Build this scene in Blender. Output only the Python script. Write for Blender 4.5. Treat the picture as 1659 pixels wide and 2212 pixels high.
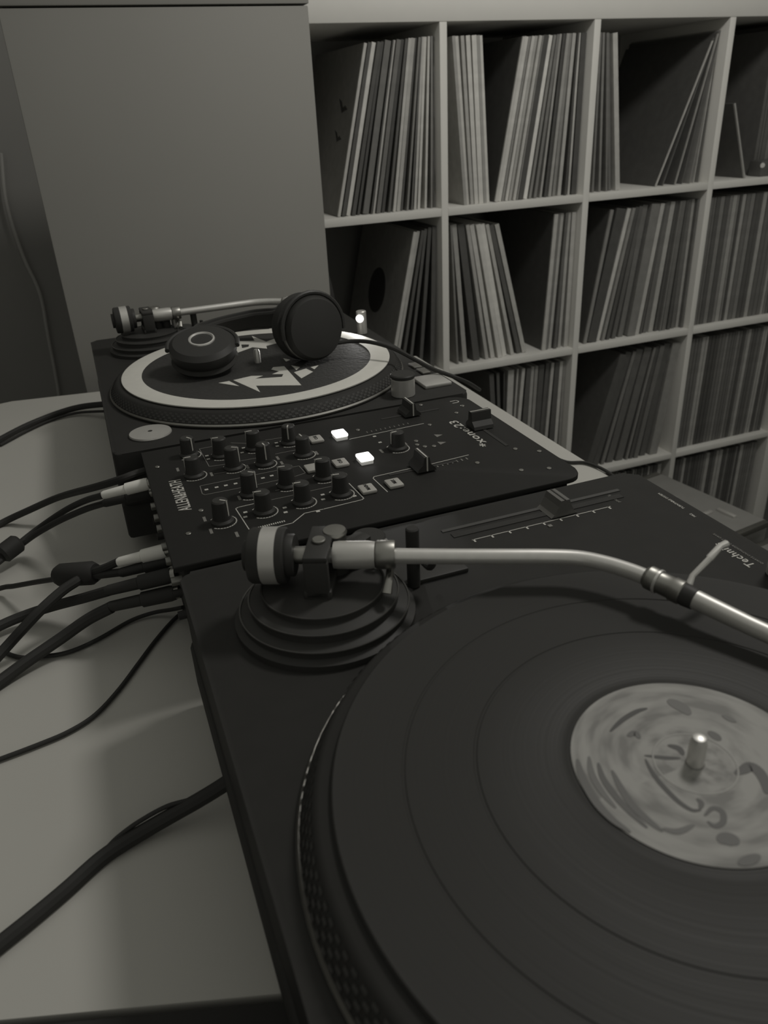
import bpy, bmesh, math, random
from mathutils import Vector, Matrix
random.seed(7)
for o in list(bpy.data.objects): bpy.data.objects.remove(o)
scene = bpy.context.scene
C = scene.collection
ZO = 1.03                      # height of the turntable top plates' plane above the floor
W, H = 1659, 2212

# ------------------------------------------------------------------ camera
CAMP = Vector((-.0292, -.0091, .2682)); YAW, PITCH, ROLL, FPX = .34727, .47982, -.0528, 1668.0
cy_, sy_, cp_, sp_ = math.cos(YAW), math.sin(YAW), math.cos(PITCH), math.sin(PITCH)
FW = Vector((sy_*cp_, cy_*cp_, -sp_)); R0 = Vector((cy_, -sy_, 0)); U0 = R0.cross(FW)
RT = math.cos(ROLL)*R0 + math.sin(ROLL)*U0; UP = -math.sin(ROLL)*R0 + math.cos(ROLL)*U0
cd = bpy.data.cameras.new('camera'); cam = bpy.data.objects.new('camera', cd); C.objects.link(cam)
M = Matrix((RT, UP, -FW)).transposed().to_4x4(); M.translation = CAMP + Vector((0, 0, ZO)); cam.matrix_world = M
cd.sensor_fit = 'HORIZONTAL'; cd.sensor_width = 36; cd.lens = FPX/W*36
cd.clip_start = .01; cd.clip_end = 50
cd.dof.use_dof = True; cd.dof.focus_distance = .66; cd.dof.aperture_fstop = cd.lens/2.2
scene.camera = cam
# ------------------------------------------------------------------ light
scene.view_settings.view_transform = 'Standard'; scene.view_settings.look = 'None'
scene.view_settings.gamma = 1; scene.view_settings.use_curve_mapping = False
scene.view_settings.exposure = 0.0
wd = bpy.data.worlds.new('world'); scene.world = wd; wd.use_nodes = True
wd.node_tree.nodes['Background'].inputs[0].default_value = (1.0, .99, .90, 1)
wd.node_tree.nodes['Background'].inputs[1].default_value = .26
def lamp(name, loc, power, size, col=(1, .97, .92)):
    l = bpy.data.lights.new(name, 'POINT'); l.energy = power; l.shadow_soft_size = size; l.color = col
    o = bpy.data.objects.new(name, l); C.objects.link(o); o.location = (loc[0], loc[1], loc[2]+ZO); return o
lamp('ceiling_lamp_offscreen', (.85, .62, 1.15), 22, .12)

# ------------------------------------------------------------------ helpers
def ray(px, py): return RT*((px-W/2)/FPX) - UP*((py-H/2)/FPX) + FW
def PZ(px, py, z):
    v = ray(px, py); return CAMP + v*((z-CAMP.z)/v.z)
def PY(px, py, y):
    v = ray(px, py); return CAMP + v*((y-CAMP.y)/v.y)
MATS = {}
def mat(name, col, rough=.5, metal=0., spec=.5, noise=0., nscale=40., bump=0., emit=None, estr=0., coat=0.):
    if name in MATS: return MATS[name]
    m = bpy.data.materials.new(name); m.use_nodes = True; nt = m.node_tree; b = nt.nodes['Principled BSDF']
    c = (col, col, col) if isinstance(col, (int, float)) else col
    b.inputs['Base Color'].default_value = (*c, 1); b.inputs['Roughness'].default_value = rough
    b.inputs['Metallic'].default_value = metal; b.inputs['Specular IOR Level'].default_value = spec
    b.inputs['Coat Weight'].default_value = coat
    tc = nt.nodes.new('ShaderNodeTexCoord'); n = nt.nodes.new('ShaderNodeTexNoise')
    n.inputs['Scale'].default_value = nscale; n.inputs['Detail'].default_value = 4
    nt.links.new(tc.outputs['Object'], n.inputs['Vector'])
    if noise:
        r = nt.nodes.new('ShaderNodeMapRange'); r.inputs[3].default_value = 1-noise; r.inputs[4].default_value = 1+noise
        nt.links.new(n.outputs['Fac'], r.inputs[0])
        x = nt.nodes.new('ShaderNodeMix'); x.data_type = 'RGBA'; x.blend_type = 'MULTIPLY'; x.inputs[0].default_value = 1
        x.inputs[6].default_value = (*c, 1); nt.links.new(r.outputs[0], x.inputs[7]); nt.links.new(x.outputs[2], b.inputs['Base Color'])
    if bump:
        bp = nt.nodes.new('ShaderNodeBump'); bp.inputs['Strength'].default_value = bump; bp.inputs['Distance'].default_value = .001
        nt.links.new(n.outputs['Fac'], bp.inputs['Height']); nt.links.new(bp.outputs[0], b.inputs['Normal'])
    if emit:
        b.inputs['Emission Color'].default_value = (*emit, 1); b.inputs['Emission Strength'].default_value = estr
    MATS[name] = m; return m
def tint(v, w=1.0): return (v, v*.985, v*.93)

BLK = mat('black_metal', tint(.037), .6, 0, .12, .10, 60)
BLK2 = mat('black_plastic', tint(.046), .5, 0, .22, .08, 90)
RUB = mat('black_rubber', tint(.046), .8, 0, .2, .1, 120)
VIN = None
CHR = mat('brushed_metal', (.70, .69, .66), .36, .6, .5, .08, 200)
CHR2 = mat('dull_metal', (.36, .355, .33), .42, 1., .5, .1, 150)
SIL = mat('satin_silver', (.60, .59, .56), .42, .55, .5, .05, 120)
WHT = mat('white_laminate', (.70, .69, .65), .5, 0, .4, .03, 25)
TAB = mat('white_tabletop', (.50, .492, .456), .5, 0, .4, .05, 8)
PAN = mat('grey_panel', (.275, .27, .25), .65, 0, .3, .04, 6)
PRT = mat('white_print', (.55, .54, .5), .6)
PRD = mat('dim_print', (.20, .195, .18), .6)
GRY = mat('grey_button', (.42, .41, .38), .5)
LIT = mat('lit_button', (.9, .9, .86), .5, emit=(1, .99, .95), estr=1.6)
LITS = mat('lit_button_skirt', (.5, .5, .46), .5, emit=(1, .99, .92), estr=.18)
BULB = mat('lamp_lens', (.9, .9, .88), .3, emit=(1, .99, .96), estr=2.2)

def recenter(bm):
    xs = [v.co.x for v in bm.verts]; ys = [v.co.y for v in bm.verts]; zs = [v.co.z for v in bm.verts]
    return Vector(((min(xs)+max(xs))/2, (min(ys)+max(ys))/2, min(zs)))
def smooth(me, ang=.6):
    for p in me.polygons: p.use_smooth = True
    try: me.set_sharp_from_angle(angle=ang)
    except Exception: pass
def obj(name, bm, m, parent=None, kind=None, sm=True):
    base = recenter(bm) if parent is None else Vector(parent['_o'])
    bmesh.ops.translate(bm, verts=bm.verts, vec=-base)
    bmesh.ops.recalc_face_normals(bm, faces=bm.faces)
    me = bpy.data.meshes.new(name); bm.to_mesh(me); bm.free()
    if sm: smooth(me)
    me.materials.append(m)
    o = bpy.data.objects.new(name, me); C.objects.link(o)
    if parent is None:
        o.location = base + Vector((0, 0, ZO))
    else:
        o.parent = parent
    o['_o'] = tuple(base)
    if kind: o['kind'] = kind
    return o
def tag(o, label, cat, group=None):
    o['label'] = label; o['category'] = cat
    if group: o['group'] = group
    return o
def thing(name, label, cat, loc, group=None):
    o = bpy.data.objects.new(name, None); C.objects.link(o); o.empty_display_size = .02
    o.location = Vector(loc)+Vector((0, 0, ZO)); o['_o'] = tuple(loc); return tag(o, label, cat, group)
def struct(name, bm, m, sm=False): return obj(name, bm, m, None, 'structure', sm)
B = bmesh.new
def box(bm, x0, x1, y0, y1, z0, z1, bev=0., seg=2):
    r = bmesh.ops.create_cube(bm, size=1); vs = r['verts']
    bmesh.ops.scale(bm, verts=vs, vec=(x1-x0, y1-y0, z1-z0))
    bmesh.ops.translate(bm, verts=vs, vec=((x0+x1)/2, (y0+y1)/2, (z0+z1)/2))
    if bev:
        es = list({e for v in vs for e in v.link_edges})
        bmesh.ops.bevel(bm, geom=es, offset=bev, segments=seg, affect='EDGES', profile=.5)
    return bm
def lathe(bm, prof, c, axis=(0, 0, 1), seg=48):
    a = Vector(axis).normalized(); t = Vector((1, 0, 0)) if abs(a.x) < .9 else Vector((0, 1, 0))
    u = a.cross(t).normalized(); v = a.cross(u); c = Vector(c); rings = []
    for r, h in prof:
        if r < 1e-6: rings.append([bm.verts.new(c+a*h)])
        else: rings.append([bm.verts.new(c+a*h+(u*math.cos(k*2*math.pi/seg)+v*math.sin(k*2*math.pi/seg))*r) for k in range(seg)])
    for A, D in zip(rings, rings[1:]):
        if len(A) == 1 and len(D) == 1: continue
        for k in range(seg):
            k2 = (k+1) % seg
            if len(A) == 1: bm.faces.new((A[0], D[k], D[k2]))
            elif len(D) == 1: bm.faces.new((A[k], A[k2], D[0]))
            else: bm.faces.new((A[k], A[k2], D[k2], D[k]))
    return bm
def cyl(bm, c, r, h, axis=(0, 0, 1), seg=32, bev=0., r2=None):
    r2 = r if r2 is None else r2
    if bev: p = [(0, 0), (r-bev, 0), (r, bev), (r2, h-bev), (r2-bev, h), (0, h)]
    else: p = [(0, 0), (r, 0), (r2, h), (0, h)]
    return lathe(bm, p, c, axis, seg)
def tube(bm, pts, r, seg=12, smoothn=0):
    pts = [Vector(p) for p in pts]
    if smoothn: pts, r = catmull(pts, smoothn, r)
    n = len(pts); rs = r if isinstance(r, (list, tuple)) else [r]*n; rings = []; prev = None
    for i, p in enumerate(pts):
        d = (pts[min(i+1, n-1)]-pts[max(i-1, 0)]).normalized()
        if prev is None: prev = Vector((0, 0, 1)) if abs(d.z) < .9 else Vector((1, 0, 0))
        u = (prev - d*prev.dot(d)).normalized(); v = d.cross(u); prev = u
        rings.append([bm.verts.new(p+(u*math.cos(k*2*math.pi/seg)+v*math.sin(k*2*math.pi/seg))*rs[i]) for k in range(seg)])
    for A, D in zip(rings, rings[1:]):
        for k in range(seg): bm.faces.new((A[k], A[(k+1) % seg], D[(k+1) % seg], D[k]))
    bm.faces.new(rings[0]); bm.faces.new(rings[-1]); return bm
def catmull(pts, n, r):
    P = [pts[0]*2-pts[1]] + pts + [pts[-1]*2-pts[-2]]; out = []; ro = []
    for i in range(1, len(P)-2):
        a, b, c, d = P[i-1:i+3]
        for k in range(n):
            t = k/n
            out.append(.5*((2*b)+(c-a)*t+(2*a-5*b+4*c-d)*t*t+(3*b-a-3*c+d)*t**3))
            ro.append(r if not isinstance(r, (list, tuple)) else r[i-1]*(1-t)+r[i]*t)
    out.append(pts[-1]); ro.append(r if not isinstance(r, (list, tuple)) else r[-1]); return out, ro
def prism(bm, poly, z0, z1):
    n = len(poly); a = [bm.verts.new((p[0], p[1], z0)) for p in poly]; b = [bm.verts.new((p[0], p[1], z1)) for p in poly]
    bm.faces.new(a); bm.faces.new(b)
    for k in range(n): bm.faces.new((a[k], a[(k+1) % n], b[(k+1) % n], b[k]))
    return bm
def ribbon(bm, pts, w, z, h=.0002):
    pts = [Vector((p[0], p[1])) for p in pts]
    for a, b in zip(pts, pts[1:]):
        d = b-a
        if d.length < 1e-6: continue
        d.normalize(); n = Vector((-d.y, d.x))*w/2; a2 = a-d*w*.3; b2 = b+d*w*.3
        prism(bm, [a2-n, b2-n, b2+n, a2+n], z, z+h)
    return bm
def strip(bm, pts, w, z, h=.0003):
    pts, _ = catmull([Vector((p[0], p[1], 0)) for p in pts], 6, 1); n = len(pts); L_ = []
    for i, p in enumerate(pts):
        d = (pts[min(i+1, n-1)]-pts[max(i-1, 0)]).normalized(); t = i/(n-1); ww = w*(.25+.75*math.sin(math.pi*min(1, max(0, t)))**.6)/2
        q = Vector((-d.y, d.x, 0))*ww; L_.append([bm.verts.new(p+q+Vector((0, 0, z))), bm.verts.new(p-q+Vector((0, 0, z))), bm.verts.new(p-q+Vector((0, 0, z+h))), bm.verts.new(p+q+Vector((0, 0, z+h)))])
    for A, D in zip(L_, L_[1:]):
        for k in range(4): bm.faces.new((A[k], A[(k+1) % 4], D[(k+1) % 4], D[k]))
    bm.faces.new(L_[0]); bm.faces.new(L_[-1]); return bm
def text_bm(s, size, loc, rotz=0., ext=.00015, align='LEFT', shear=0.):
    cu = bpy.data.curves.new('t', 'FONT'); cu.body = s; cu.size = size; cu.extrude = ext; cu.align_x = align; cu.align_y = 'CENTER'; cu.shear = shear; cu.offset = size*.010; cu.space_character = 1.08; cu.resolution_u = 2
    o = bpy.data.objects.new('t', cu); C.objects.link(o); dg = bpy.context.evaluated_depsgraph_get()
    me = bpy.data.meshes.new_from_object(o.evaluated_get(dg)); bm = B(); bm.from_mesh(me)
    bpy.data.objects.remove(o); bpy.data.curves.remove(cu); bpy.data.meshes.remove(me)
    bm.transform(Matrix.Translation(Vector(loc)) @ Matrix.Rotation(rotz, 4, 'Z')); return bm

T = -.108                       # table top
# ------------------------------------------------------------------ room
FLM = mat('dark_floor', tint(.10), .6, 0, .3, .25, 5)
WLM = mat('dark_wall', tint(.24), .85, 0, .2, .1, 4)
struct('floor', box(B(), -1.6, 3.2, -1.2, 2.05, -1.09, -1.03), FLM)
struct('wall_back', box(B(), -1.6, 3.2, 1.99, 2.05, -1.03, 1.4), WLM)
struct('wall_left', box(B(), -1.66, -1.6, -1.2, 2.05, -1.03, 1.4), WLM)
struct('wall_right', box(B(), 3.2, 3.26, -1.2, 2.05, -1.03, 1.4), WLM)
cord = [PY(px, py, 1.97) for px, py in [(2, 330), (14, 441), (50, 554), (86, 635), (104, 728), (128, 859), (140, 980)]]
tag(obj('hanging_cord', tube(B(), cord, .004, 8, 5), mat('grey_cord', tint(.34), .6)), 'thin grey cord hanging against the dark wall left of the tall cabinet', 'cord')

# ------------------------------------------------------------------ white table
TY0, TY1, TX0, TX1 = .236, 1.262, -.205, .476
def rrect(x0, x1, y0, y1, r, n=6, corners=(1, 1, 1, 1)):
    out = []
    for (cx, cyy, a0, on) in ((x1-r, y1-r, 0, corners[0]), (x0+r, y1-r, 90, corners[1]), (x0+r, y0+r, 180, corners[2]), (x1-r, y0+r, 270, corners[3])):
        if on:
            for k in range(n+1):
                a = math.radians(a0+90*k/n); out.append((cx+r*math.cos(a), cyy+r*math.sin(a)))
        else:
            a = math.radians(a0+45); out.append((cx+r*(1 if math.cos(a) > 0 else -1), cyy+r*(1 if math.sin(a) > 0 else -1)))
    return out
tb = thing('table', 'white tabletop under the mixer with black cables lying across it', 'table', ((TX0+TX1)/2, (TY0+TY1)/2, -1.03))
TPL = [(-.205, .285), (.476, .07), (.476, 1.185), (-.170, 1.279), (-.192, 1.274), (-.203, 1.262), (-.205, 1.250)]
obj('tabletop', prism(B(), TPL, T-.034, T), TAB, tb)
for lx in (TX0+.05, TX1-.05):
    for ly in (TY0+.08, TY1-.12):
        obj('leg', cyl(B(), (lx, ly, -1.03), .02, 1.03+T-.034+.001, seg=20), CHR2, tb)
# dark stand carrying the outer part of the near deck
st = thing('side_table', 'black side table pushed against the white table under the spinning record', 'table', (.15, -.02, -1.03))
obj('tabletop', prism(B(), [(-.205, -.30), (.476, -.30), (.476, .066), (-.205, .281)], T-.03, T-.0005), BLK, st)
for lx in (-.12, .42):
    for ly in (-.26, .02):
        obj('leg', box(B(), lx-.02, lx+.02, ly-.02, ly+.02, -1.03, T-.029, .002), BLK, st)

# ------------------------------------------------------------------ tall pale cabinet
cb = thing('cabinet', 'tall plain grey cabinet standing between the turntable table and the record shelf', 'cabinet', (.155, 1.435, -1.03))
obj('body', box(B(), -.060, .373, 1.32, 1.55, -.97, .4125, .0015), PAN, cb)
obj('top_panel', box(B(), -.061, .374, 1.318, 1.552, .4150, .4335, .001), PAN, cb)
obj('plinth', box(B(), -.05, .363, 1.34, 1.54, -1.03, -.968), BLK, cb)

# ------------------------------------------------------------------ shelf
SX, SY, SZ, PT = .7207, 1.5813, .0684, .3525
SH = .39; hb = .008
sh = thing('record_shelf', 'white cube shelf unit filled with vinyl records', 'shelf', (SX+PT, SY+SH/2, -1.03))
xl, xr = SX-PT+hb, SX+3*PT-hb
zt = SZ+PT-hb; zb = SZ-3*PT+hb
obj('top_board', box(B(), xl-.046, xr+.046, SY, SY+SH, zt, zt+.052, .002), WHT, sh)
obj('bottom_board', box(B(), xl-.046, xr+.046, SY, SY+SH, -1.03, zb, .002), WHT, sh)
obj('side_panel', box(B(), xl-.046, xl, SY, SY+SH, zb, zt, .001), WHT, sh)
obj('side_panel', box(B(), xr, xr+.046, SY, SY+SH, zb, zt, .001), WHT, sh)
for i in range(3): obj('divider', box(B(), SX+i*PT-hb, SX+i*PT+hb, SY+.0005, SY+SH, zb, zt, .001), WHT, sh)
for j in range(3):
    for i in range(-1, 3):
        obj('shelf_board', box(B(), SX+i*PT+hb, SX+(i+1)*PT-hb, SY+.0005, SY+SH, SZ-j*PT-hb, SZ-j*PT+hb, .001), WHT, sh)

# ------------------------------------------------------------------ records in the shelf
TONES = [(.03, 'black'), (.10, 'charcoal'), (.20, 'dark grey'), (.34, 'mid grey'), (.48, 'light grey'), (9, 'off-white')]
def tone_name(t):
    for v, n in TONES:
        if t <= v: return n
def sleeve_mat(t):
    k = round(t+(.05 if t < .13 else 0) if t < .3 else t*1.2, 2)
    return mat('sleeve_%02d' % int(k*100), tint(k), .6, 0, .35, .22, 55)
TILT = {-1: 'leaning left', 0: 'standing upright', 1: 'leaning right'}
def record(xb, xt, z0, th, tone, where, size=.315, yf=1.603, label=None, cover=None):
    ang = math.atan2(xt-xb, size)
    bm = box(B(), -th/2, th/2, 0, size, 0, size)
    off = abs(math.sin(ang))*th/2
    bm.transform(Matrix.Translation((xb, yf, z0+off)) @ Matrix.Rotation(ang, 4, 'Y'))
    side = 1 if ang > .03 else (-1 if ang < -.03 else 0)
    o = obj('record_sleeve', bm, sleeve_mat(tone if cover is None else cover), sm=False)
    if cover is not None:
        b2 = box(B(), -th/2-.0002, th/2+.0002, -.0012, .003, .0002, size-.0002)
        b2.transform(Matrix.Translation((xb, yf, z0+off)) @ Matrix.Rotation(ang, 4, 'Y')); obj('spine', b2, sleeve_mat(tone), o, sm=False)
    lb = label or '%s%s record sleeve %s in %s' % ('thick ' if th > .009 else ('thin ' if th < .0035 else ''), tone_name(tone), TILT[side], where)
    return tag(o, lb, 'record', lb.split(' record')[0]+' records in '+where)
def cell(bounds, tones, yb, yt, conv, j, where, yf=1.603, labels={}, covers={}):
    z0 = SZ-j*PT+hb; out = []
    XX = []
    for b, t in bounds:
        pb = PY(*conv(b, yb), yf); pt = PY(*conv(t, yt), yf)
        s = (pt.x-pb.x)/(pt.z-pb.z); XX.append((pb.x+s*(z0-pb.z), pb.x+s*(z0+.31-pb.z)))
    ci = math.floor((sum(b+t for b, t in XX)/(2*len(XX))-(SX-PT))/PT)
    lo, hi = SX+(ci-1)*PT+hb+.0012, SX+ci*PT-hb-.0012
    def fit(v):
        a, b = min(v), max(v)
        a2, b2 = max(a, lo), min(b, hi)
        return [a2+(q-a)*(b2-a2)/(b-a) for q in v]
    XX = list(zip(fit([q[0] for q in XX]), fit([q[1] for q in XX])))
    for k, tn in enumerate(tones):
        if tn is None: continue
        (b0, t0), (b1, t1) = XX[k], XX[k+1]
        th = min(b1-b0, t1-t0)*.86
        xb, xt = (b0+b1)/2, (t0+t1)/2
        th *= math.cos(math.atan2(xt-xb, .315))
        if th < .0012: th = .0012
        n = max(1, round(th/.011)) if th > .016 else 1
        out.append(record(xb, xt, z0, th, tn, where, yf=yf+random.uniform(-.004, .006), label=labels.get(k), cover=covers.get(k)))
    return out
c1 = lambda x, y: (660+x/2.765, y/2.765)
c2 = lambda x, y: (1160+x/3.325, y/3.325)
c3 = lambda x, y: (680+x/2.86, 440+y/2.86)
c4 = lambda x, y: (1200+x/3.614, 380+y/3.614)
c5 = lambda x, y: (980+x/2.443, 720+y/2.443)
W00 = 'the top cell beside the cabinet'
r00 = cell([(190, 350), (208, 378), (245, 408), (274, 440), (302, 470), (342, 492), (388, 540), (408, 551), (425, 567), (455, 600), (490, 625), (525, 645), (555, 668), (580, 698), (605, 714), (640, 730), (662, 742), (690, 762), (716, 782), (768, 800), (790, 815), (812, 826)],
           [.42, .05, .55, .05, .04, .17, .05, .40, .12, .03, .07, .42, .36, .06, .22, .14, .42, .50, .46, .24, .10], 1300, 250, c1, 0, W00,
           covers={0: .19}, labels={0: 'grey record sleeve with dark marks on its cover, in the top cell beside the cabinet'})
W10 = 'the top cell after the first divider'
cell([(942, 866), (962, 890), (985, 922), (1006, 945), (1032, 985), (1062, 1018), (1085, 1040), (1106, 1062)], [.30, .50, .36, .52, .55, .30, .55], 1225, 205, c1, 0, W10)
cell([(1126, 1298), (1148, 1318), (1175, 1345), (1192, 1360), (1216, 1380), (1238, 1400), (1260, 1420), (1272, 1430), (1308, 1466), (1340, 1494), (1362, 1512), (1400, 1532), (1440, 1547), (1455, 1570), (1490, 1590), (1520, 1612), (1556, 1636), (1586, 1648), (1606, 1662), (1650, 1700)],
     [.45, .52, .28, .48, .34, .42, .26, .04, .62, .24, .20, .30, .04, .30, .26, .38, .04, .42, .04], 1200, 200, c1, 0, W10, covers={0: .04})
W20 = 'the top cell after the second divider'
cell([(388, 462), (430, 478), (480, 496), (515, 513), (548, 534), (600, 574)], [.20, .24, .19, .12, .42], 1385, 235, c2, 0, W20)
cell([(838, 1270), (862, 1287), (960, 1306), (1035, 1325), (1085, 1344), (1140, 1363), (1180, 1382), (1222, 1404)], [.45, .10, .32, .08, .26, .38, .26], 1350, 280, c2, 0, W20, covers={0: .04, 1: .05, 2: .05})
W30 = 'the top cell after the third divider'
p0 = PY(1611, 384, 1.60); p1 = PY(1583, 246, 1.60)
record(p0.x-.004, p1.x-.004+.0, SZ+hb, .004, .30, W30, size=.178, yf=1.60, cover=.05, label='small seven-inch record leaning left in the top cell after the third divider')
bx = thing('small_box', 'small dark box with a shiny corner on the top shelf beside the seven-inch record', 'box', (PY(1645, 384, 1.62).x+.03, 1.62, SZ+hb))
q = PY(1626, 384, 1.62).x
obj('body', box(B(), q, q+.10, 1.598, 1.640, SZ+hb, SZ+hb+.036, .004), mat('dark_grey_plastic', tint(.10), .4), bx)
obj('corner_clip', cyl(B(), (q+.004, 1.600, SZ+hb+.026), .006, .004, (-.5, -1, 0), 16, .001), CHR, bx)
W01 = 'the middle cell beside the cabinet'
r01 = cell([(485, 612), (514, 640), (541, 665), (580, 690), (640, 715), (700, 745), (776, 782)], [.40, .36, .05, .06, .04, .05], 900, 190, c3, 1, W01,
           covers={0: .28}, labels={0: 'grey die-cut record sleeve with a round black centre hole in the middle shelf cell'})
W11 = 'the middle cell after the first divider'
cell([(866, 838), (902, 852), (965, 885), (1050, 935), (1085, 960), (1128, 992), (1163, 1025), (1200, 1058), (1265, 1085), (1294, 1118), (1328, 1150)], [.20, .30, .05, .34, .46, .52, .58, .42, .07, .40], 975, 165, c3, 1, W11)
cell([(1394, 1474), (1425, 1500), (1442, 1520), (1480, 1542), (1505, 1562), (1556, 1584), (1596, 1612)], [.40, .20, .36, .14, .34, .40], 950, 110, c3, 1, W11, covers={0: .04})
W21 = 'the middle cell after the second divider'
cell([(206, 420), (236, 448), (318, 572), (352, 604), (386, 630), (432, 662), (486, 700), (562, 748), (634, 838), (668, 878), (700, 898), (746, 930), (796, 972), (832, 1000), (852, 1014), (892, 1050), (932, 1078), (984, 1112), (1008, 1138), (1034, 1160)],
     [.26, .04, .50, .28, .05, .08, .18, .22, .40, .07, .16, .34, .05, .20, .12, .05, .10, .30, .10], 1320, 290, c4, 1, W21, covers={0: .04, 2: .05})
# black disc edge standing upright next to the cabinet
W31 = 'the middle cell after the third divider'
x = SX+2*PT+hb+.006
rr = random.Random(3)
for k in range(30):
    th = rr.choice([.006, .008, .010, .012])
    record(x+th/2, x+th/2+rr.uniform(.0, .002), SZ-PT+hb, th, rr.choice([.04, .06, .10, .16, .22, .30]), W31); x += th+.0022
    if x > SX+3*PT-hb-.016: break
W12 = 'the lower cell after the first divider'
cell([(196, 180), (232, 222), (262, 262), (285, 300), (330, 352), (352, 384), (376, 412), (415, 446), (440, 468), (462, 492), (500, 535), (528, 570), (556, 592), (585, 622), (612, 645), (630, 662)], [.05, .06, .05, .38, .34, .42, .06, .30, .28, .05, .06, .36, .05, .42, .28], 500, 235, c5, 2, W12)
W02 = 'the lower cell beside the cabinet'
x = xl+.008
for k in range(26):
    th = rr.choice([.006, .009, .012]); record(x+th/2, x+th/2+.004, SZ-2*PT+hb, th, rr.choice([.05, .10, .2, .3]), W02); x += th+.0024
    if x > SX-hb-.02: break
W22 = 'the lower cell after the second divider'
cell([(692, 860), (735, 905), (778, 945), (800, 965), (850, 1010), (892, 1058), (915, 1072), (935, 1092), (960, 1120), (1010, 1160), (1056, 1212)], [.05, .05, .20, .08, .09, .22, .05, .16, .06, .26], 690, 160, c5, 2, W22, covers={2: .05, 5: .06})
W32 = 'the lower cell after the third divider'
x = SX+2*PT+hb+.01
for k in range(30):
    th = rr.choice([.006, .008, .010]); record(x+th/2, x+th/2+.004, SZ-2*PT+hb, th, rr.choice([.04, .06, .10, .16, .22, .30]), W32); x += th+.0022
    if x > SX+3*PT-hb-.02: break
x = SX+2*PT+hb+.175  # records added here to darken the pale inner side of the cell
for k in range(30):
    th = rr.choice([.006, .009, .012]); record(x+th/2, x+th/2+.004, SZ+hb, th, rr.choice([.05, .08, .14, .20]), W30, yf=1.645); x += th+.0022
    if x > SX+3*PT-hb-.02: break
for c_, wn in ((1, 'the bottom cell after the second divider'), (2, 'the bottom cell after the third divider')):  # filler records added so the white bottom cells look dark inside
    x = SX+c_*PT+hb+.01
    for k in range(40):
        th = rr.choice([.006, .009, .012]); record(x+th/2, x+th/2+.003, SZ-3*PT+hb, th, rr.choice([.04, .08, .12, .20, .30]), wn); x += th+.0022
        if x > SX+(c_+1)*PT-hb-.02: break
# marks on the two visible covers
def on_face(o, bmf, m, name):
    """put a flat mark (built in the face's own y/z plane) on the left face of a leaning sleeve"""
    me = o.data; base = Vector(o['_o']); vs = [v.co+base for v in me.vertices]
    zs = sorted(vs, key=lambda v: v.z); lo = min(zs[:4], key=lambda v: v.x); hi = min(zs[4:], key=lambda v: v.x)
    d = (Vector((hi.x, 0, hi.z))-Vector((lo.x, 0, lo.z))).normalized(); n = Vector((-d.z, 0, d.x))
    y0 = min(v.y for v in vs)
    bmf.transform(Matrix(((n.x, 0, d.x, lo.x), (0, 1, 0, y0), (n.z, 0, d.z, lo.z), (0, 0, 0, 1))))
    return obj(name, bmf, m, o)
INK = mat('dark_ink', tint(.035), .6)
on_face(r01[0], cyl(B(), (-.0001, .155, .165), .052, .0006, (1, 0, 0), 40), INK, 'centre_hole')
for (yy, zz, s) in ((.07, .20, 1), (.075, .145, .8)):
    bm = B()
    pl = [(-.03, .0), (-.012, .008), (0, .004), (.014, .016), (.034, .022), (.018, .008), (.004, -.006), (-.014, -.002)]
    f = [bm.verts.new((-.0004, yy+a*s, zz+b*s)) for a, b in pl]; f2 = [bm.verts.new((.0004, yy+a*s, zz+b*s)) for a, b in pl]
    bm.faces.new(f); bm.faces.new(f2)
    for k in range(8): bm.faces.new((f[k], f[(k+1) % 8], f2[(k+1) % 8], f2[k]))
    on_face(r00[0], bm, INK, 'cover_mark')

# dark curved-top sleeve leaning by the cabinet in the middle row
za = SZ-PT+hb; pa = PY(790, 690, 1.60); pb_ = PY(748, 548, 1.60)
bm = B(); pts = []
for k in range(13):
    a = math.pi*k/12; pts.append((.118*math.cos(a)+.118, .165+.118*math.sin(a)))
poly = [(0, 0)] + [(0, .165)] + [(.118-.118*math.cos(math.pi*k/12), .165+.118*math.sin(math.pi*k/12)) for k in range(1, 12)] + [(.236, .165), (.236, 0)]
A1 = [bm.verts.new((0, y, z)) for y, z in poly]; A2 = [bm.verts.new((.03, y, z)) for y, z in poly]
bm.faces.new(A1); bm.faces.new(A2)
for k in range(len(poly)): bm.faces.new((A1[k], A1[(k+1) % len(poly)], A2[(k+1) % len(poly)], A2[k]))
bm.transform(Matrix.Translation((.452, 1.61, za)) @ Matrix.Rotation(-.06, 4, 'Y'))
cs = thing('record_bag', 'black round-topped bag standing in the middle shelf cell beside the cabinet', 'bag', (.46, 1.73, za))
bb = obj('body', bm, RUB, cs)

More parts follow.
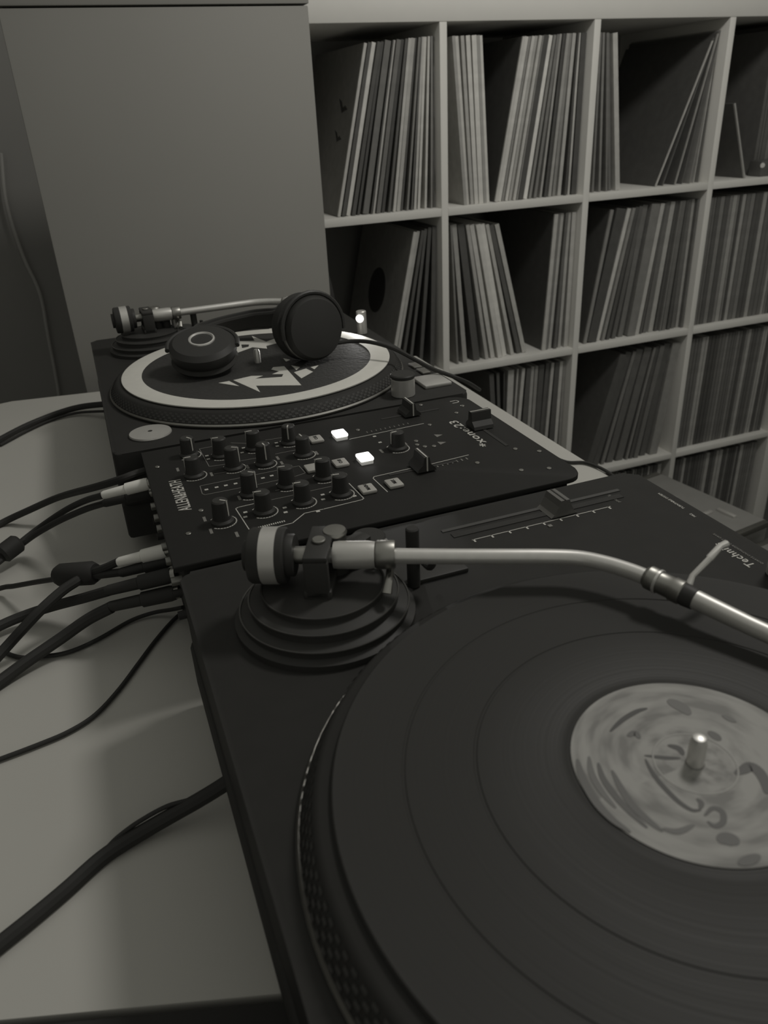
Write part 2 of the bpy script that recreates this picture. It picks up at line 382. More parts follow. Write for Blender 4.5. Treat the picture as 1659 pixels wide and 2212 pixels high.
# ------------------------------------------------------------------ record case on the floor
def case(name, label, A, Bp, dep, ztop, latch):
    A = Vector(A); Bp = Vector(Bp); d = (A-Bp); L = d.length; d.normalize(); n = Vector((-d.y, d.x))   # n points to -x side
    if n.x > 0: n = -n
    ct = (A+Bp)/2+n*dep/2; ang = math.atan2(d.y, d.x)-math.pi/2
    t = thing(name, label, 'case', (ct.x, ct.y, -1.03))
    Mx = Matrix.Translation((ct.x, ct.y, 0)) @ Matrix.Rotation(ang, 4, 'Z')
    def part(nm, bm, m): bm.transform(Mx); return obj(nm, bm, m, t)
    G = mat('grey_case', (.27, .265, .25), .6, 0, .3, .1, 30)
    part('body', box(B(), -dep/2, dep/2, -L/2, L/2, -1.03, ztop-.09, .006), G)
    part('lid', box(B(), -dep/2, dep/2, -L/2, L/2, ztop-.085, ztop, .01), G)
    for sgn in (-1, 1):
        part('edge_strip', box(B(), -dep/2+.012, dep/2-.012, sgn*(L/2)-.007, sgn*(L/2)+.007, ztop-.012, ztop+.0025, .002), CHR2)
    for (lx, ly, w, l) in latch:
        part('latch', box(B(), lx-w/2, lx+w/2, ly-l/2, ly+l/2, ztop-.002, ztop+.006, .002), SIL)
    return t
case('record_case', 'grey record case with metal latches on the floor in front of the shelf', (1.268, 1.445), (1.315, 1.13), .36, -.6, [(.09, -.06, .03, .012), (.125, -.085, .012, .05), (.085, .035, .02, .014)])
case('record_case', 'grey record case beside the latched case, mostly hidden behind the turntable', (1.305, 1.09), (1.345, .80), .36, -.62, [])

def band(bm, pts, up, w, th, n=8):
    pts, _ = catmull([Vector(p) for p in pts], n, 1); rings = []
    for i, p in enumerate(pts):
        d = (pts[min(i+1, len(pts)-1)]-pts[max(i-1, 0)]).normalized(); u = (up-d*up.dot(d)).normalized(); v = d.cross(u)
        rings.append([bm.verts.new(p+u*a*w/2+v*b*th/2) for a, b in ((-1, -.4), (-.8, -1), (.8, -1), (1, -.4), (1, .4), (.8, 1), (-.8, 1), (-1, .4))])
    for A, D in zip(rings, rings[1:]):
        for k in range(8): bm.faces.new((A[k], A[(k+1) % 8], D[(k+1) % 8], D[k]))
    bm.faces.new(rings[0]); bm.faces.new(rings[-1]); return bm
# ------------------------------------------------------------------ turntables
SPB, SPA = .166, .168
def dots_mesh(cx, cyy, zs=1.):
    bm = B()
    for row, (r, z) in enumerate(((.1646, .0068), (.1630, .0096), (.1614, .0124), (.1598, .0152))):
        n = 150
        for k in range(n):
            a = 2*math.pi*(k+.5*(row % 2))/n; ca, sa = math.cos(a), math.sin(a); w = .0017; h = .0009
            vs = []
            for (s, t) in ((-w, -h), (w, -h), (w, h), (-w, h)):
                rr_ = r+.0006-t*.55; vs.append(bm.verts.new((cx+rr_*ca-s*sa, cyy+rr_*sa+s*ca, (z-.005)*(1 if zs == 1 else .66)+.005+t)))
            bm.faces.new(vs)
    return bm
def deck(ox, oy, label, arm_dir, tip_drop, name='turntable', PZS=1.):
    t = thing(name, label, 'turntable', (ox+.1765, oy+.2265, T), None)
    L = lambda b, a, z: Vector((ox+b, oy+a, z))
    def bxl(b0, b1, a0, a1, z0, z1, bev=0.): return box(B(), ox+b0, ox+b1, oy+a0, oy+a1, z0, z1, bev)
    obj('plinth', prismbev(rrect(ox-.010, ox+.353, oy, oy+.453, .008), -.052, 0, .003), BLK, t)
    obj('base', bxl(-.012, .350, .003, .450, -.090, -.0515, .004), RUB, t)
    for b in (.045, .308):
        for a in (.05, .403): obj('foot', cyl(B(), L(b, a, T), .03, .019, bev=.003), RUB, t)
    pl = obj('platter', lathe(B(), [(0, .0008), (.158, .0008), (.1655, .005), (.1590, .0168*PZS), (.156, .0188*PZS), (0, .0188*PZS)], L(SPB, SPA, 0), seg=128), BLK, t)
    obj('rim_lip', lathe(B(), [(.1640, .0008), (.1668, .0012), (.1672, .0030), (.1660, .0046), (.1640, .0040)], L(SPB, SPA, 0), seg=128), CHR2, pl)
    obj('strobe_dot_rows', dots_mesh(ox+SPB, oy+SPA, PZS), mat('strobe_dots', tint(.062), .6), pl, 'stuff', sm=False)
    obj('spindle', lathe(B(), [(0, .012), (.0036, .012), (.0036, .0148+.0187*PZS), (.0026, .0175+.0187*PZS), (0, .0183+.0187*PZS)], L(SPB, SPA, 0), seg=20), CHR, t)
    # pitch fader
    obj('pitch_slot', bxl(.176, .318, .4165, .4225, -.0004, .0006), RUB, t)
    obj('pitch_rail', bxl(.172, .322, .4265, .4300, -.0004, .0007), mat('rail_grey', tint(.065), .5), t)
    bm = B(); ribbon(bm, [(ox+.186, oy+.4085), (ox+.300, oy+.4085)], .0006, .0001)
    for k in range(9):
        bb_ = .187+k*.0139; ribbon(bm, [(ox+bb_, oy+.4085), (ox+bb_, oy+.4055)], .0013, .0001)
    obj('pitch_scale', bm, PRT, t)
    kn = .262 if ox > -.01 else .25
    prof = [(-.011, 0), (-.0085, .002), (-.005, .008), (-.0036, .0125), (.0036, .0125), (.005, .008), (.0085, .002), (.011, 0)]
    bm = B(); fa = [bm.verts.new((ox+kn+x_, oy+.4105, z_+.0005)) for x_, z_ in prof]; fb = [bm.verts.new((ox+kn+x_, oy+.4305, z_+.0005)) for x_, z_ in prof]
    bm.faces.new(fa); bm.faces.new(fb)
    for k in range(8): bm.faces.new((fa[k], fa[(k+1) % 8], fb[(k+1) % 8], fb[k]))
    ko = obj('pitch_knob', bm, mat('grey_knob', (.19, .186, .175), .4, .4), t, sm=False)
    obj('knob_line', bxl(kn-.0005, kn+.0005, .4105, .4305, .0128, .0134), BLK2, ko)
    obj('pitch_light', bxl(.243, .246, .4005, .4035, 0, .0008), PRD, t)
    # buttons
    ss = obj('start_stop_button', bxl(.3155, .347, .030, .066, 0, .0042, .0012), SIL, t)
    for a in (.088, .112): obj('speed_button', bxl(.3335, .3435, a-.010, a+.009, 0, .0028, .0008), CHR2, t)
    ks = obj('power_knob', cyl(B(), L(.288, .026, 0), .0125, .019, bev=.0008), SIL, t)
    obj('knob_cap', cyl(B(), L(.288, .026, .019), .0132, .0045, bev=.0012), BLK2, ks)
    # pop-up lamp
    lp = obj('pop_up_lamp', cyl(B(), L(.336, .287, 0), .0068, .031, bev=.001), SIL, t)
    fd = Vector((-.62, -.78, -.08)).normalized()
    if oy > .3:
        obj('lamp_lens', cyl(B(), L(.336, .287, .0225)+fd*.0050, .0052, .003, fd, 24, .0006), BULB, lp)
    obj('adapter_well', lathe(B(), [(.0, .0006), (.0208, .0006), (.0212, -.0002), (.0, -.0002)], L(.028, .0388, 0)), RUB, t)
    # tonearm base
    PV = L(.066, .366, 0)
    b0 = obj('tonearm_base', lathe(B(), [(0, 0), (.054, 0), (.054, .004), (.050, .006), (.050, .010), (.044, .012), (.044, .017), (.036, .019), (.036, .0225), (.02, .024), (0, .024)], PV, seg=72), BLK2, t)
    for r, z in ((.0505, .0102), (.0445, .0172), (.0365, .0228)):
        obj('height_ring', lathe(B(), [(r-.0006, z-.0004), (r+.0003, z-.0004), (r+.0003, z+.0004), (r-.0006, z+.0004)], PV, seg=72), mat('ring_edge', tint(.10), .35, .5), b0)
    ad = Vector((arm_dir[0], arm_dir[1], 0)).normalized(); sd = Vector((-ad.y, ad.x, 0)); HZ = .042
    piv = PV+Vector((0, 0, HZ))
    arm = obj('tonearm', armtube(piv, ad, sd, tip_drop), CHR, t)
    def along(s, o=0., dz=0.): return piv+ad*s+sd*o+Vector((0, 0, dz))
    obj('bearing_housing', lathe(B(), [(0, 0), (.0078, 0), (.0082, .003), (.0082, .020), (.0076, .024), (0, .024)], along(.008), ad, 28), SIL, arm)
    obj('collar', lathe(B(), [(0, 0), (.0080, 0), (.0084, .0008), (.0084, .0102), (.0079, .011), (0, .011)], along(.0325), ad, 28), CHR2, arm)
    bm = B()     # gimbal yoke
    for s in (-1, 1): box(bm, -.007, .007, s*.0165-.0025, s*.0165+.0025, -.018, .006, .0012)
    box(bm, -.007, .007, -.019, .019, .0055, .0092, .0012); box(bm, -.008, .008, -.019, .019, -.0185, -.013, .001)
    ang = math.atan2(ad.y, ad.x); bm.transform(Matrix.Translation(piv) @ Matrix.Rotation(ang, 4, 'Z')); obj('gimbal_yoke', bm, BLK2, arm)
    obj('pivot_screw', cyl(B(), along(0, 0, .0090), .0040, .002, bev=.0005, seg=20), CHR2, arm)
    cw = obj('counterweight', lathe(B(), [(0, 0), (.0155, 0), (.0165, .001), (.0165, .020), (.0155, .0215), (.009, .0225), (.009, .025), (0, .025)], along(-.019), -ad, 40), BLK2, arm)
    obj('weight_band', lathe(B(), [(.0160, 0), (.0168, .0004), (.0168, .0095), (.0160, .0099)], along(-.0235), -ad, 40), SIL, cw)
    obj('rear_shaft', cyl(B(), along(-.006), .0052, .0245, -ad, 24), CHR2, arm)
    obj('weight_dial', lathe(B(), [(0, 0), (.012, 0), (.0125, .0008), (.0125, .0045), (0, .005)], along(-.0145), -ad, 36), BLK2, cw)
    # cueing platform, lift bar, knob
    g0, g1 = PZ(742, 1186, .040), PZ(784, 1154, .040)
    cu = obj('cue_platform', band(B(), [L(g0.x, g0.y, .036), L((g0.x+g1.x)/2, (g0.y+g1.y)/2, .0365), L(g1.x, g1.y, .036)], Vector((0, 0, 1)), .010, .011, 2), BLK2, t)
    obj('cue_post', cyl(B(), L((g0.x+g1.x)/2, (g0.y+g1.y)/2, .004), .006, .030, seg=20), BLK2, cu)
    g2 = PZ(796, 1172, .034); obj('cue_stop', cyl(B(), L(g2.x, g2.y, .020), .0032, .014, seg=16, bev=.0006), CHR, cu)
    obj('cue_arm', tube(B(), [L(g2.x, g2.y, .024), along(.040, .012, -.011), along(.040, -.012, -.0110), along(.039, -.016, -.016)], [.0018, .0022, .0024, .0030], 10), CHR2, cu)
    kq = PZ(722, 1145, .0515); kp = L(kq.x, kq.y, 0)
    kb = obj('lock_knob', cyl(B(), kp+Vector((0, 0, .010)), .0068, .040, bev=.001, seg=28), BLK2, t)
    obj('knob_top', lathe(B(), [(0, 0), (.0072, 0), (.0074, .0008), (.0066, .0024), (0, .0028)], kp+Vector((0, 0, .0495)), seg=28), CHR2, kb)
    v0, v1 = PZ(810, 1191, .034), PZ(838, 1169, .040)
    lv = obj('cue_lever', tube(B(), [L(v0.x, v0.y, .020), L(v0.x, v0.y, .034), L(v1.x, v1.y, .040)], [.0018, .0016, .0022], 10, 3), SIL, t)
    rq = PZ(890, 1140, .042); rp = L(rq.x, rq.y, 0)
    ar = obj('arm_rest', cyl(B(), rp, .0042, .042, bev=.0008, seg=20), BLK2, t)
    bm = B(); tube(bm, [rp+Vector((.004, -.002, .020)), rp+Vector((.006, -.010, .018)), rp+Vector((.007, -.014, .022)), rp+Vector((.0075, -.015, .030))], .0022, 10, 3)
    obj('rest_clip', bm, BLK2, ar)
    obj('base_plate', bxl(.10, .165, .372, .404, 0, .0035, .001), BLK2, t)
    obj('antiskate_dial', cyl(B(), L(.118, .432, 0), .012, .009, bev=.001), BLK2, t)
    return t, piv, ad, sd
def prismbev(poly, z0, z1, bev):
    bm = prism(B(), poly, z0, z1)
    es = [e for e in bm.edges if abs(e.verts[0].co.z-z1) < 1e-6 and abs(e.verts[1].co.z-z1) < 1e-6]
    bmesh.ops.bevel(bm, geom=es, offset=bev, segments=2, affect='EDGES', profile=.5); return bm
ARM = [(.0, .0), (.035, .0), (.075, .0002), (.105, .0008), (.128, .0012), (.146, .0002), (.160, -.0050), (.172, -.0125), (.181, -.0200), (.1885, -.0268)]
def armtube(piv, ad, sd, drop):
    bm = B(); pts = [piv+ad*s+sd*o+Vector((0, 0, -drop*max(0, s)/.19)) for s, o in ARM]
    return tube(bm, pts, .0046, 16, 5)
def cartridge(t, piv, ad, sd, drop, dark):
    arm = [o for o in t.children if o.name.startswith('tonearm') and not o.name.startswith('tonearm_base')][0]
    (s0, o0), (s1, o1) = ARM[-2], ARM[-1]
    e = piv+ad*s1+sd*o1+Vector((0, 0, -drop)); d = (ad*(s1-s0)+sd*(o1-o0)); d = (d+Vector((0, 0, -.09))*d.length).normalized()
    nu = obj('locking_collar', lathe(B(), [(0, -.012), (.0052, -.012), (.0066, -.010), (.0066, -.006), (.0060, -.005), (.0060, .003), (.0066, .004), (.0066, .009), (.0050, .0105), (0, .0105)], e, d, 28), CHR2, arm)
    obj('ring_edge', lathe(B(), [(.0064, 0), (.0069, .0003), (.0069, .0015), (.0064, .0018)], e+d*(-.0055), d, 28), CHR, nu)
    c0 = e+d*.010
    pts = [c0, c0+d*.012, c0+d*.034, c0+d*.050, c0+d*.060+Vector((0, 0, -.004))]
    cg = obj('cartridge', tube(B(), pts, [.0056, .0052, .0048, .0046, .0028], 16, 4), SIL, arm)
    obj('cartridge_neck', lathe(B(), [(0, 0), (.0060, .0), (.0062, .002), (.0058, .007), (0, .007)], c0-d*.0005, d, 24), BLK2, cg)
    up = Vector((0, 0, 1)); lat = d.cross(up).normalized()
    if not dark: up = up*.15
    if lat.x < 0: lat = -lat
    tip = [c0+d*.001, c0+lat*.010+up*.006-d*.001, c0+lat*.021+up*.013+d*.002, c0+lat*.022+up*.0125+d*.0015, c0+lat*.032+up*.0155+d*.002, c0+lat*.037+up*.0155+d*.003]
    obj('finger_lift', tube(B(), tip, [.0022, .0016, .0017, .0021, .0019, .0022], 10), SIL, cg)
    obj('stylus', tube(B(), [pts[-1]+Vector((0, 0, .001))-d*.004, pts[-1]+Vector((0, 0, -.006))-d*.001], [.0016, .0006], 8), BLK2, cg)

near, np, na, ns = deck(0, 0, 'black turntable with a spinning record and silver tonearm, beside the white cable plugs', (.905, -.425), .004)
cartridge(near, np, na, ns, .004, True)
FXO, FYO = -.0261, .690
far, fp, fa_, fs = deck(FXO, FYO, 'black turntable with the white-ringed slipmat, in front of the grey cabinet', (1, .02), .0, PZS=.788)
cartridge(far, fp, fa_, fs, .0, False)
# writing on the near deck
bm = text_bm('Technics', .0085, (.3300, .3005, .0002), math.pi/2); obj('brand_lettering', bm, PRT, near, sm=False)
bm = text_bm('QUARTZ SYNTHESIZER DIRECT DRIVE', .0024, (.3375, .300, .0002), math.pi/2); obj('small_lettering', bm, PRD, near, sm=False)
q0 = PZ(1485, 1112, 0)
for (a, b, s) in (((1478, 1099), (1448, 1082), .0036), ((1502, 1117), (1478, 1104), .0034)):
    pa = PZ(*a, 0); obj('small_lettering', text_bm('TURNTABLE SYSTEM' if s > .0035 else 'MK2', s*.8, (pa.x, pa.y, .0002), math.pi/2), PRT, near, sm=False)
pa = PZ(1338, 1086, 0); obj('small_lettering', text_bm('pitch adj.', .0036, (pa.x, pa.y, .0002), math.pi/2), PRD, near, sm=False)
# pop-up lamp's own light
sl = bpy.data.lights.new('pop_up_lamp_light', 'SPOT'); sl.energy = .45; sl.spot_size = math.radians(125); sl.spot_blend = .6; sl.shadow_soft_size = .004; sl.color = (1, .98, .95)
so = bpy.data.objects.new('pop_up_lamp_light', sl); C.objects.link(so)
lpz = Vector((FXO+.336, FYO+.287, .0225)); fd = Vector((-.62, -.78, -.10)).normalized(); so.location = lpz+fd*.0095+Vector((0, 0, ZO)); so.rotation_euler = fd.to_track_quat('-Z', 'Y').to_euler()

# ------------------------------------------------------------------ record on the near deck
def vinyl_mat():
    m = bpy.data.materials.new('vinyl'); m.use_nodes = True; nt = m.node_tree; b = nt.nodes['Principled BSDF']
    b.inputs['Base Color'].default_value = (*tint(.042), 1); b.inputs['Roughness'].default_value = .32; b.inputs['Specular IOR Level'].default_value = .12
    tc = nt.nodes.new('ShaderNodeTexCoord'); ln = nt.nodes.new('ShaderNodeVectorMath'); ln.operation = 'LENGTH'
    sep = nt.nodes.new('ShaderNodeSeparateXYZ'); cb_ = nt.nodes.new('ShaderNodeCombineXYZ')
    nt.links.new(tc.outputs['Object'], sep.inputs[0]); nt.links.new(sep.outputs[0], cb_.inputs[0]); nt.links.new(sep.outputs[1], cb_.inputs[1]); nt.links.new(cb_.outputs[0], ln.inputs[0])
    n = nt.nodes.new('ShaderNodeTexNoise'); n.noise_dimensions = '1D'; n.inputs['Scale'].default_value = 700; n.inputs['Detail'].default_value = 6
    nt.links.new(ln.outputs['Value'], n.inputs['W'])
    bp = nt.nodes.new('ShaderNodeBump'); bp.inputs['Strength'].default_value = .10; bp.inputs['Distance'].default_value = .0003
    nt.links.new(n.outputs['Fac'], bp.inputs['Height']); nt.links.new(bp.outputs[0], b.inputs['Normal'])
    r = nt.nodes.new('ShaderNodeMapRange'); r.inputs[3].default_value = .38; r.inputs[4].default_value = .55; nt.links.new(n.outputs['Fac'], r.inputs[0]); nt.links.new(r.outputs[0], b.inputs['Roughness'])
    return m
def label_mat():
    m = bpy.data.materials.new('record_label_print'); m.use_nodes = True; nt = m.node_tree; b = nt.nodes['Principled BSDF']; b.inputs['Roughness'].default_value = .6; b.inputs['Specular IOR Level'].default_value = .3
    tc = nt.nodes.new('ShaderNodeTexCoord'); sep = nt.nodes.new('ShaderNodeSeparateXYZ'); nt.links.new(tc.outputs['Object'], sep.inputs[0])
    at = nt.nodes.new('ShaderNodeMath'); at.operation = 'ARCTAN2'; nt.links.new(sep.outputs[1], at.inputs[0]); nt.links.new(sep.outputs[0], at.inputs[1])
    cb0 = nt.nodes.new('ShaderNodeCombineXYZ'); nt.links.new(sep.outputs[0], cb0.inputs[0]); nt.links.new(sep.outputs[1], cb0.inputs[1])
    ln = nt.nodes.new('ShaderNodeVectorMath'); ln.operation = 'LENGTH'; nt.links.new(cb0.outputs[0], ln.inputs[0])
    k = nt.nodes.new('ShaderNodeMath'); k.operation = 'MULTIPLY'; k.inputs[1].default_value = 150; nt.links.new(ln.outputs['Value'], k.inputs[0])
    k2 = nt.nodes.new('ShaderNodeMath'); k2.operation = 'MULTIPLY'; k2.inputs[1].default_value = 1.5; nt.links.new(at.outputs[0], k2.inputs[0])
    cb_ = nt.nodes.new('ShaderNodeCombineXYZ'); nt.links.new(k.outputs[0], cb_.inputs[0]); nt.links.new(k2.outputs[0], cb_.inputs[1]); cb_.inputs[2].default_value = 3.7
    n = nt.nodes.new('ShaderNodeTexNoise'); n.inputs['Scale'].default_value = 1.0; n.inputs['Detail'].default_value = 2.0; nt.links.new(cb_.outputs[0], n.inputs['Vector'])
    cr = nt.nodes.new('ShaderNodeValToRGB'); e = cr.color_ramp.elements
    e[0].position = .34; e[0].color = (*tint(.20), 1); e[1].position = .60; e[1].color = (*tint(.34), 1)
    x = e.new(.46); x.color = (*tint(.28), 1); nt.links.new(n.outputs['Fac'], cr.inputs[0]); nt.links.new(cr.outputs[0], b.inputs['Base Color']); return m
VIN = vinyl_mat(); CN = Vector((SPB, SPA, 0)); zr = .0222
mt = tag(obj('slipmat', lathe(B(), [(.004, .0188), (.147, .0188), (.147, .0203), (.004, .0203)], CN, seg=96), RUB), 'black felt slipmat lying under the spinning record', 'slipmat')
rc = thing('vinyl_record', 'black vinyl record with a marbled grey label spinning on the turntable', 'record', (SPB, SPA, .0203))
prof = [(.0038, .0203), (.151, .0203), (.1512, .0212), (.1505, .0220), (.147, .0218)]
for rg in (.121, .0905): prof += [(rg+.0009, .02175), (rg+.0005, .02135), (rg-.0005, .02135), (rg-.0009, .02175)]
prof += [(.056, .02175), (.0545, .0213), (.0525, .0216), (.0038, .0216)]
obj('disc', lathe(B(), prof, CN, seg=160), VIN, rc)
lb = obj('record_label', lathe(B(), [(.0038, .0216), (.0500, .0216), (.0502, .0221), (.0038, .0222)], CN, seg=96), label_mat(), rc)
obj('label_ring', lathe(B(), [(.0160, .0221), (.0163, .0224), (.0168, .0224), (.0171, .0221)], CN, seg=72), mat('label_ring', tint(.34), .6), lb)
# dark swirled lettering of the spinning label
def ink(t): return mat('label_ink_%02d' % int(t*100), tint(t), .6)
for w, tn, pl in ((.0024, .06, [(1318, 1580), (1345, 1555), (1375, 1537), (1398, 1530)]), (.0030, .07, [(1442, 1610), (1466, 1617), (1476, 1632)]), (.0020, .07, [(1392, 1632), (1436, 1637), (1470, 1638)]),
                  (.0022, .07, [(1394, 1640), (1404, 1660), (1420, 1684), (1445, 1712), (1470, 1735), (1495, 1750), (1514, 1750)]), (.0022, .10, [(1505, 1725), (1515, 1735), (1512, 1748)]),
                  (.0024, .11, [(1522, 1762), (1540, 1746), (1560, 1754), (1562, 1775), (1545, 1785), (1528, 1774)]), (.0050, .10, [(1588, 1672), (1605, 1664), (1622, 1656), (1640, 1668), (1652, 1690), (1656, 1715)]),
                  (.0060, .13, [(1550, 1816), (1566, 1812), (1582, 1814), (1598, 1820)]), (.0060, .17, [(1442, 1512), (1458, 1520), (1476, 1530), (1490, 1544)]), (.0040, .12, [(1530, 1580), (1545, 1590), (1556, 1600)]),
                  (.0030, .16, [(1560, 1545), (1590, 1560)]), (.0040, .13, [(1595, 1866), (1618, 1858), (1642, 1848)]), (.0036, .12, [(1247, 1640), (1254, 1668), (1268, 1700), (1292, 1738), (1325, 1772), (1362, 1798)]),
                  (.0030, .11, [(1292, 1648), (1302, 1680), (1325, 1714), (1355, 1748), (1398, 1788)]), (.0032, .13, [(1322, 1664), (1340, 1700), (1365, 1738), (1400, 1772), (1432, 1796)]), (.0030, .12, [(1355, 1590), (1372, 1584), (1382, 1596)]),
                  (.0028, .16, [(1272, 1634), (1278, 1670), (1300, 1710), (1330, 1745)]), (.0026, .15, [(1430, 1790), (1465, 1796), (1500, 1782)])):
    bm = B(); strip(bm, [PZ(a, b, .0222) for a, b in pl], w, .0220, .0003); obj('label_lettering', bm, ink(tn*.8+.015), lb, sm=False)

# ------------------------------------------------------------------ slipmat on the far deck
CF = Vector((FXO+SPB, FYO+SPA, 0)); fm = thing('slipmat', 'black slipmat with a white rim band and angular white lettering under the headphones', 'slipmat', (CF.x, CF.y, .0148))
obj('felt', lathe(B(), [(.004, .0148), (.1505, .0148), (.1505, .0168), (.004, .0168)], CF, seg=128), mat('black_felt', tint(.045), .75, 0, .3, .2, 300, .4), fm)
obj('rim_band', lathe(B(), [(.1295, .0167), (.1518, .0160), (.1520, .0172), (.1510, .0176), (.1300, .0173)], CF, seg=128), mat('white_felt', (.66, .65, .60), .7, 0, .2, .06, 120), fm)
LG = [[(472, 827), (495, 823), (517, 834)],
      [(504, 821), (543, 812), (568, 811.5), (551, 818), (609, 814), (612, 808), (588, 808), (603, 802), (586, 798), (590, 793), (614, 791), (651, 832), (553, 833), (562, 847), (540, 837)],
      [(635, 804), (661, 796), (676, 803), (651, 817)], [(671, 793), (688, 789), (679, 797.5)], [(612, 774), (627, 777), (618, 781)], [(629, 789), (648, 793), (640, 799)],
      [(435, 772.5), (451, 759.5), (459, 762)], [(449.5, 772.5), (458, 767), (469, 768)], [(458, 755), (492, 741), (497, 752), (467, 759.5)], [(473, 763), (497, 757), (502, 766), (480, 768)],
      [(497.5, 738), (519, 737), (521, 744), (523, 752), (537, 749), (538, 744), (521, 744), (519, 737), (550, 736), (544, 725.5), (575, 738), (603, 728), (603, 740), (575, 747), (577, 753), (545, 750), (512, 762)],
      [(575.5, 714), (582, 710), (597, 709), (595, 713)]]
for poly in LG:
    pts = [PZ(x_, y_, .0170) for x_, y_ in poly]; obj('printed_shape', prism(B(), [(p.x, p.y) for p in pts], .0166, .0170), mat('white_felt', .5), fm, sm=False)

# 45 adapter
ac = Vector((FXO+.028, FYO+.0388, 0))
ad45 = thing('record_adapter', 'round silver record adapter resting in the turntable corner', 'adapter', (ac.x, ac.y, .0006))
obj('disc', lathe(B(), [(.0022, .0006), (.0200, .0006), (.0203, .0012), (.0198, .0026), (.0022, .0034)], ac, seg=56), SIL, ad45)
obj('centre_hole', cyl(B(), ac+Vector((0, 0, .0006)), .0023, .0024, seg=20), RUB, ad45)

# ------------------------------------------------------------------ headphones
hp = thing('headphones', 'black over-ear headphones lying on the white-ringed slipmat', 'headphones', (.15, .87, .017))
c1p = Vector((.199, .826, .0558)); n1 = Vector((.22, -.96, .10)).normalized()
HPB = mat('headphone_black', tint(.036), .5, 0, .4, .05, 80)
e1 = obj('ear_cup', lathe(B(), [(0, -.016), (.027, -.016), (.034, -.010), (.0355, -.002), (.0355, .006), (.032, .012), (.018, .0145), (0, .015)], c1p, n1, 48), HPB, hp)
obj('ear_cushion', lathe(B(), [(.012, -.018), (.028, -.032), (.035, -.030), (.0375, -.022), (.036, -.014), (.028, -.012), (.012, -.012)], c1p, n1, 48), RUB, e1)
obj('trim_ring', lathe(B(), [(.0353, -.004), (.0365, -.003), (.0365, .001), (.0353, .002)], c1p, n1, 48), mat('ring_grey', tint(.16), .35, .5), e1)
c2p = Vector((.080, .852, .0438)); n2 = Vector((-.06, -.27, .96)).normalized()
e2 = obj('ear_cup', lathe(B(), [(0, -.014), (.028, -.014), (.035, -.008), (.037, -.002), (.037, .004), (.032, .009), (.018, .011), (0, .0115)], c2p, n2, 48), HPB, hp)
obj('trim_ring', lathe(B(), [(.0115, .0110), (.0128, .0126), (.0142, .0122), (.0148, .0108)], c2p, n2, 40), CHR, e2)
obj('ear_cushion', lathe(B(), [(.010, -.012), (.026, -.018), (.034, -.017), (.037, -.013), (.034, -.009), (.010, -.009)], c2p, n2, 48), RUB, e2)
hb_pts = [Vector((.212, .842, .060)), PZ(622, 678, .050), PZ(590, 686, .045), PZ(540, 691, .041), PZ(480, 704, .038), PZ(432, 720, .036), Vector((.074, .893, .042))]
upb = Vector((0, -.35, .95))
obj('headband', band(B(), hb_pts, upb, .026, .006), HPB, hp)
obj('headband_pad', band(B(), [Vector(p)+(Vector((.145, .88, .04))-Vector(p))*.06 for p in hb_pts[1:-1]], upb, .020, .006), RUB, hp)
for cpt, nn, sgn in ((c1p, n1, 1), (c2p, n2, -1)):
    u = nn.cross(Vector((0, 0, 1))).normalized(); v = u.cross(nn)
    pts = [cpt+nn*.004+(u*math.cos(a)+v*math.sin(a))*.0385 for a in [math.radians(x_) for x_ in range(-10, 191, 20)]]
    obj('yoke', tube(B(), pts, .0026, 8, 2), HPB, hp)
cpts = [(718, 742, .036), (760, 737, .036), (800, 739, .036), (850, 753, .032), (895, 776, .022), (935, 797, .010), (975, 812, .002), (1010, 826, -.012), (1036, 842, -.05)]
obj('cord', tube(B(), [PZ(a, b, z) for a, b, z in cpts], .0024, 8, 4), RUB, hp)

# ------------------------------------------------------------------ mixer
MX0, MX1, MY0, MY1 = -.012, .316, .4625, .6855
mx = thing('dj_mixer', 'black DJ mixer with knobs and two lit white buttons between the turntables', 'mixer', ((MX0+MX1)/2, (MY0+MY1)/2, T))
obj('body', box(B(), MX0+.006, MX1-.012, MY0+.006, MY1-.004, T+.006, -.0035, .003), BLK, mx)
for b in (.03, .27):
    for a in (.49, .66): obj('foot', cyl(B(), (b, a, T), .009, .0075, seg=20), RUB, mx)
PNL = mat('mixer_panel', tint(.028), .55, 0, .13, .06, 120)
obj('faceplate', prismbev(rrect(MX0, MX1, MY0, MY1, .016, corners=(1, 0, 0, 1)), -.004, 0, .001), PNL, mx)
def knob(px, py, ang, h=.016, r=.0061, rs=.0086, ring=True):
    p = PZ(px, py, 0); p.z = 0
    k = obj('knob', lathe(B(), [(0, 0), (rs, 0), (rs, .0018), (r+.0008, .0035), (r, h-.001), (r-.001, h), (0, h)], p, seg=32), BLK2, mx)
    a = math.radians(ang); d = Vector((math.cos(a), math.sin(a)))
    bm = B(); w = .0011
    box(bm, .0005, r+.0002, -w/2, w/2, h-.0004, h+.0004); box(bm, r-.0003, r+.0006, -w/2, w/2, h*.30, h+.0004)
    bm.transform(Matrix.Translation(p) @ Matrix.Rotation(a, 4, 'Z')); obj('pointer', bm, PRT, k, sm=False)
    if ring:
        bm = B(); n = 22
        ribbon(bm, [(p.x+.0104*math.cos(math.radians(-135+k_*270/n-90+90)), p.y+.0104*math.sin(math.radians(-135+k_*270/n))) for k_ in range(n+1)], .0009, 0)
        obj('scale_arc', bm, PRT, mx)
    return k
KN = [(409, 984, -60, .016), (420, 1028, 180, .016), (478, 985, 170, .016), (550, 970, 170, .016), (626, 957, -110, .016), (656, 983, 95, .016),
      (505, 1012, -35, .018), (572, 1003, -85, .018), (541, 1068, -40, .018), (621, 1050, 170, .016), (655, 1086, 175, .016), (571, 1106, 170, .016),
      (481, 1128, -45, .017), (700, 1033, 172, .016), (737, 1068, 170, .016), (859, 969, 190, .015)]
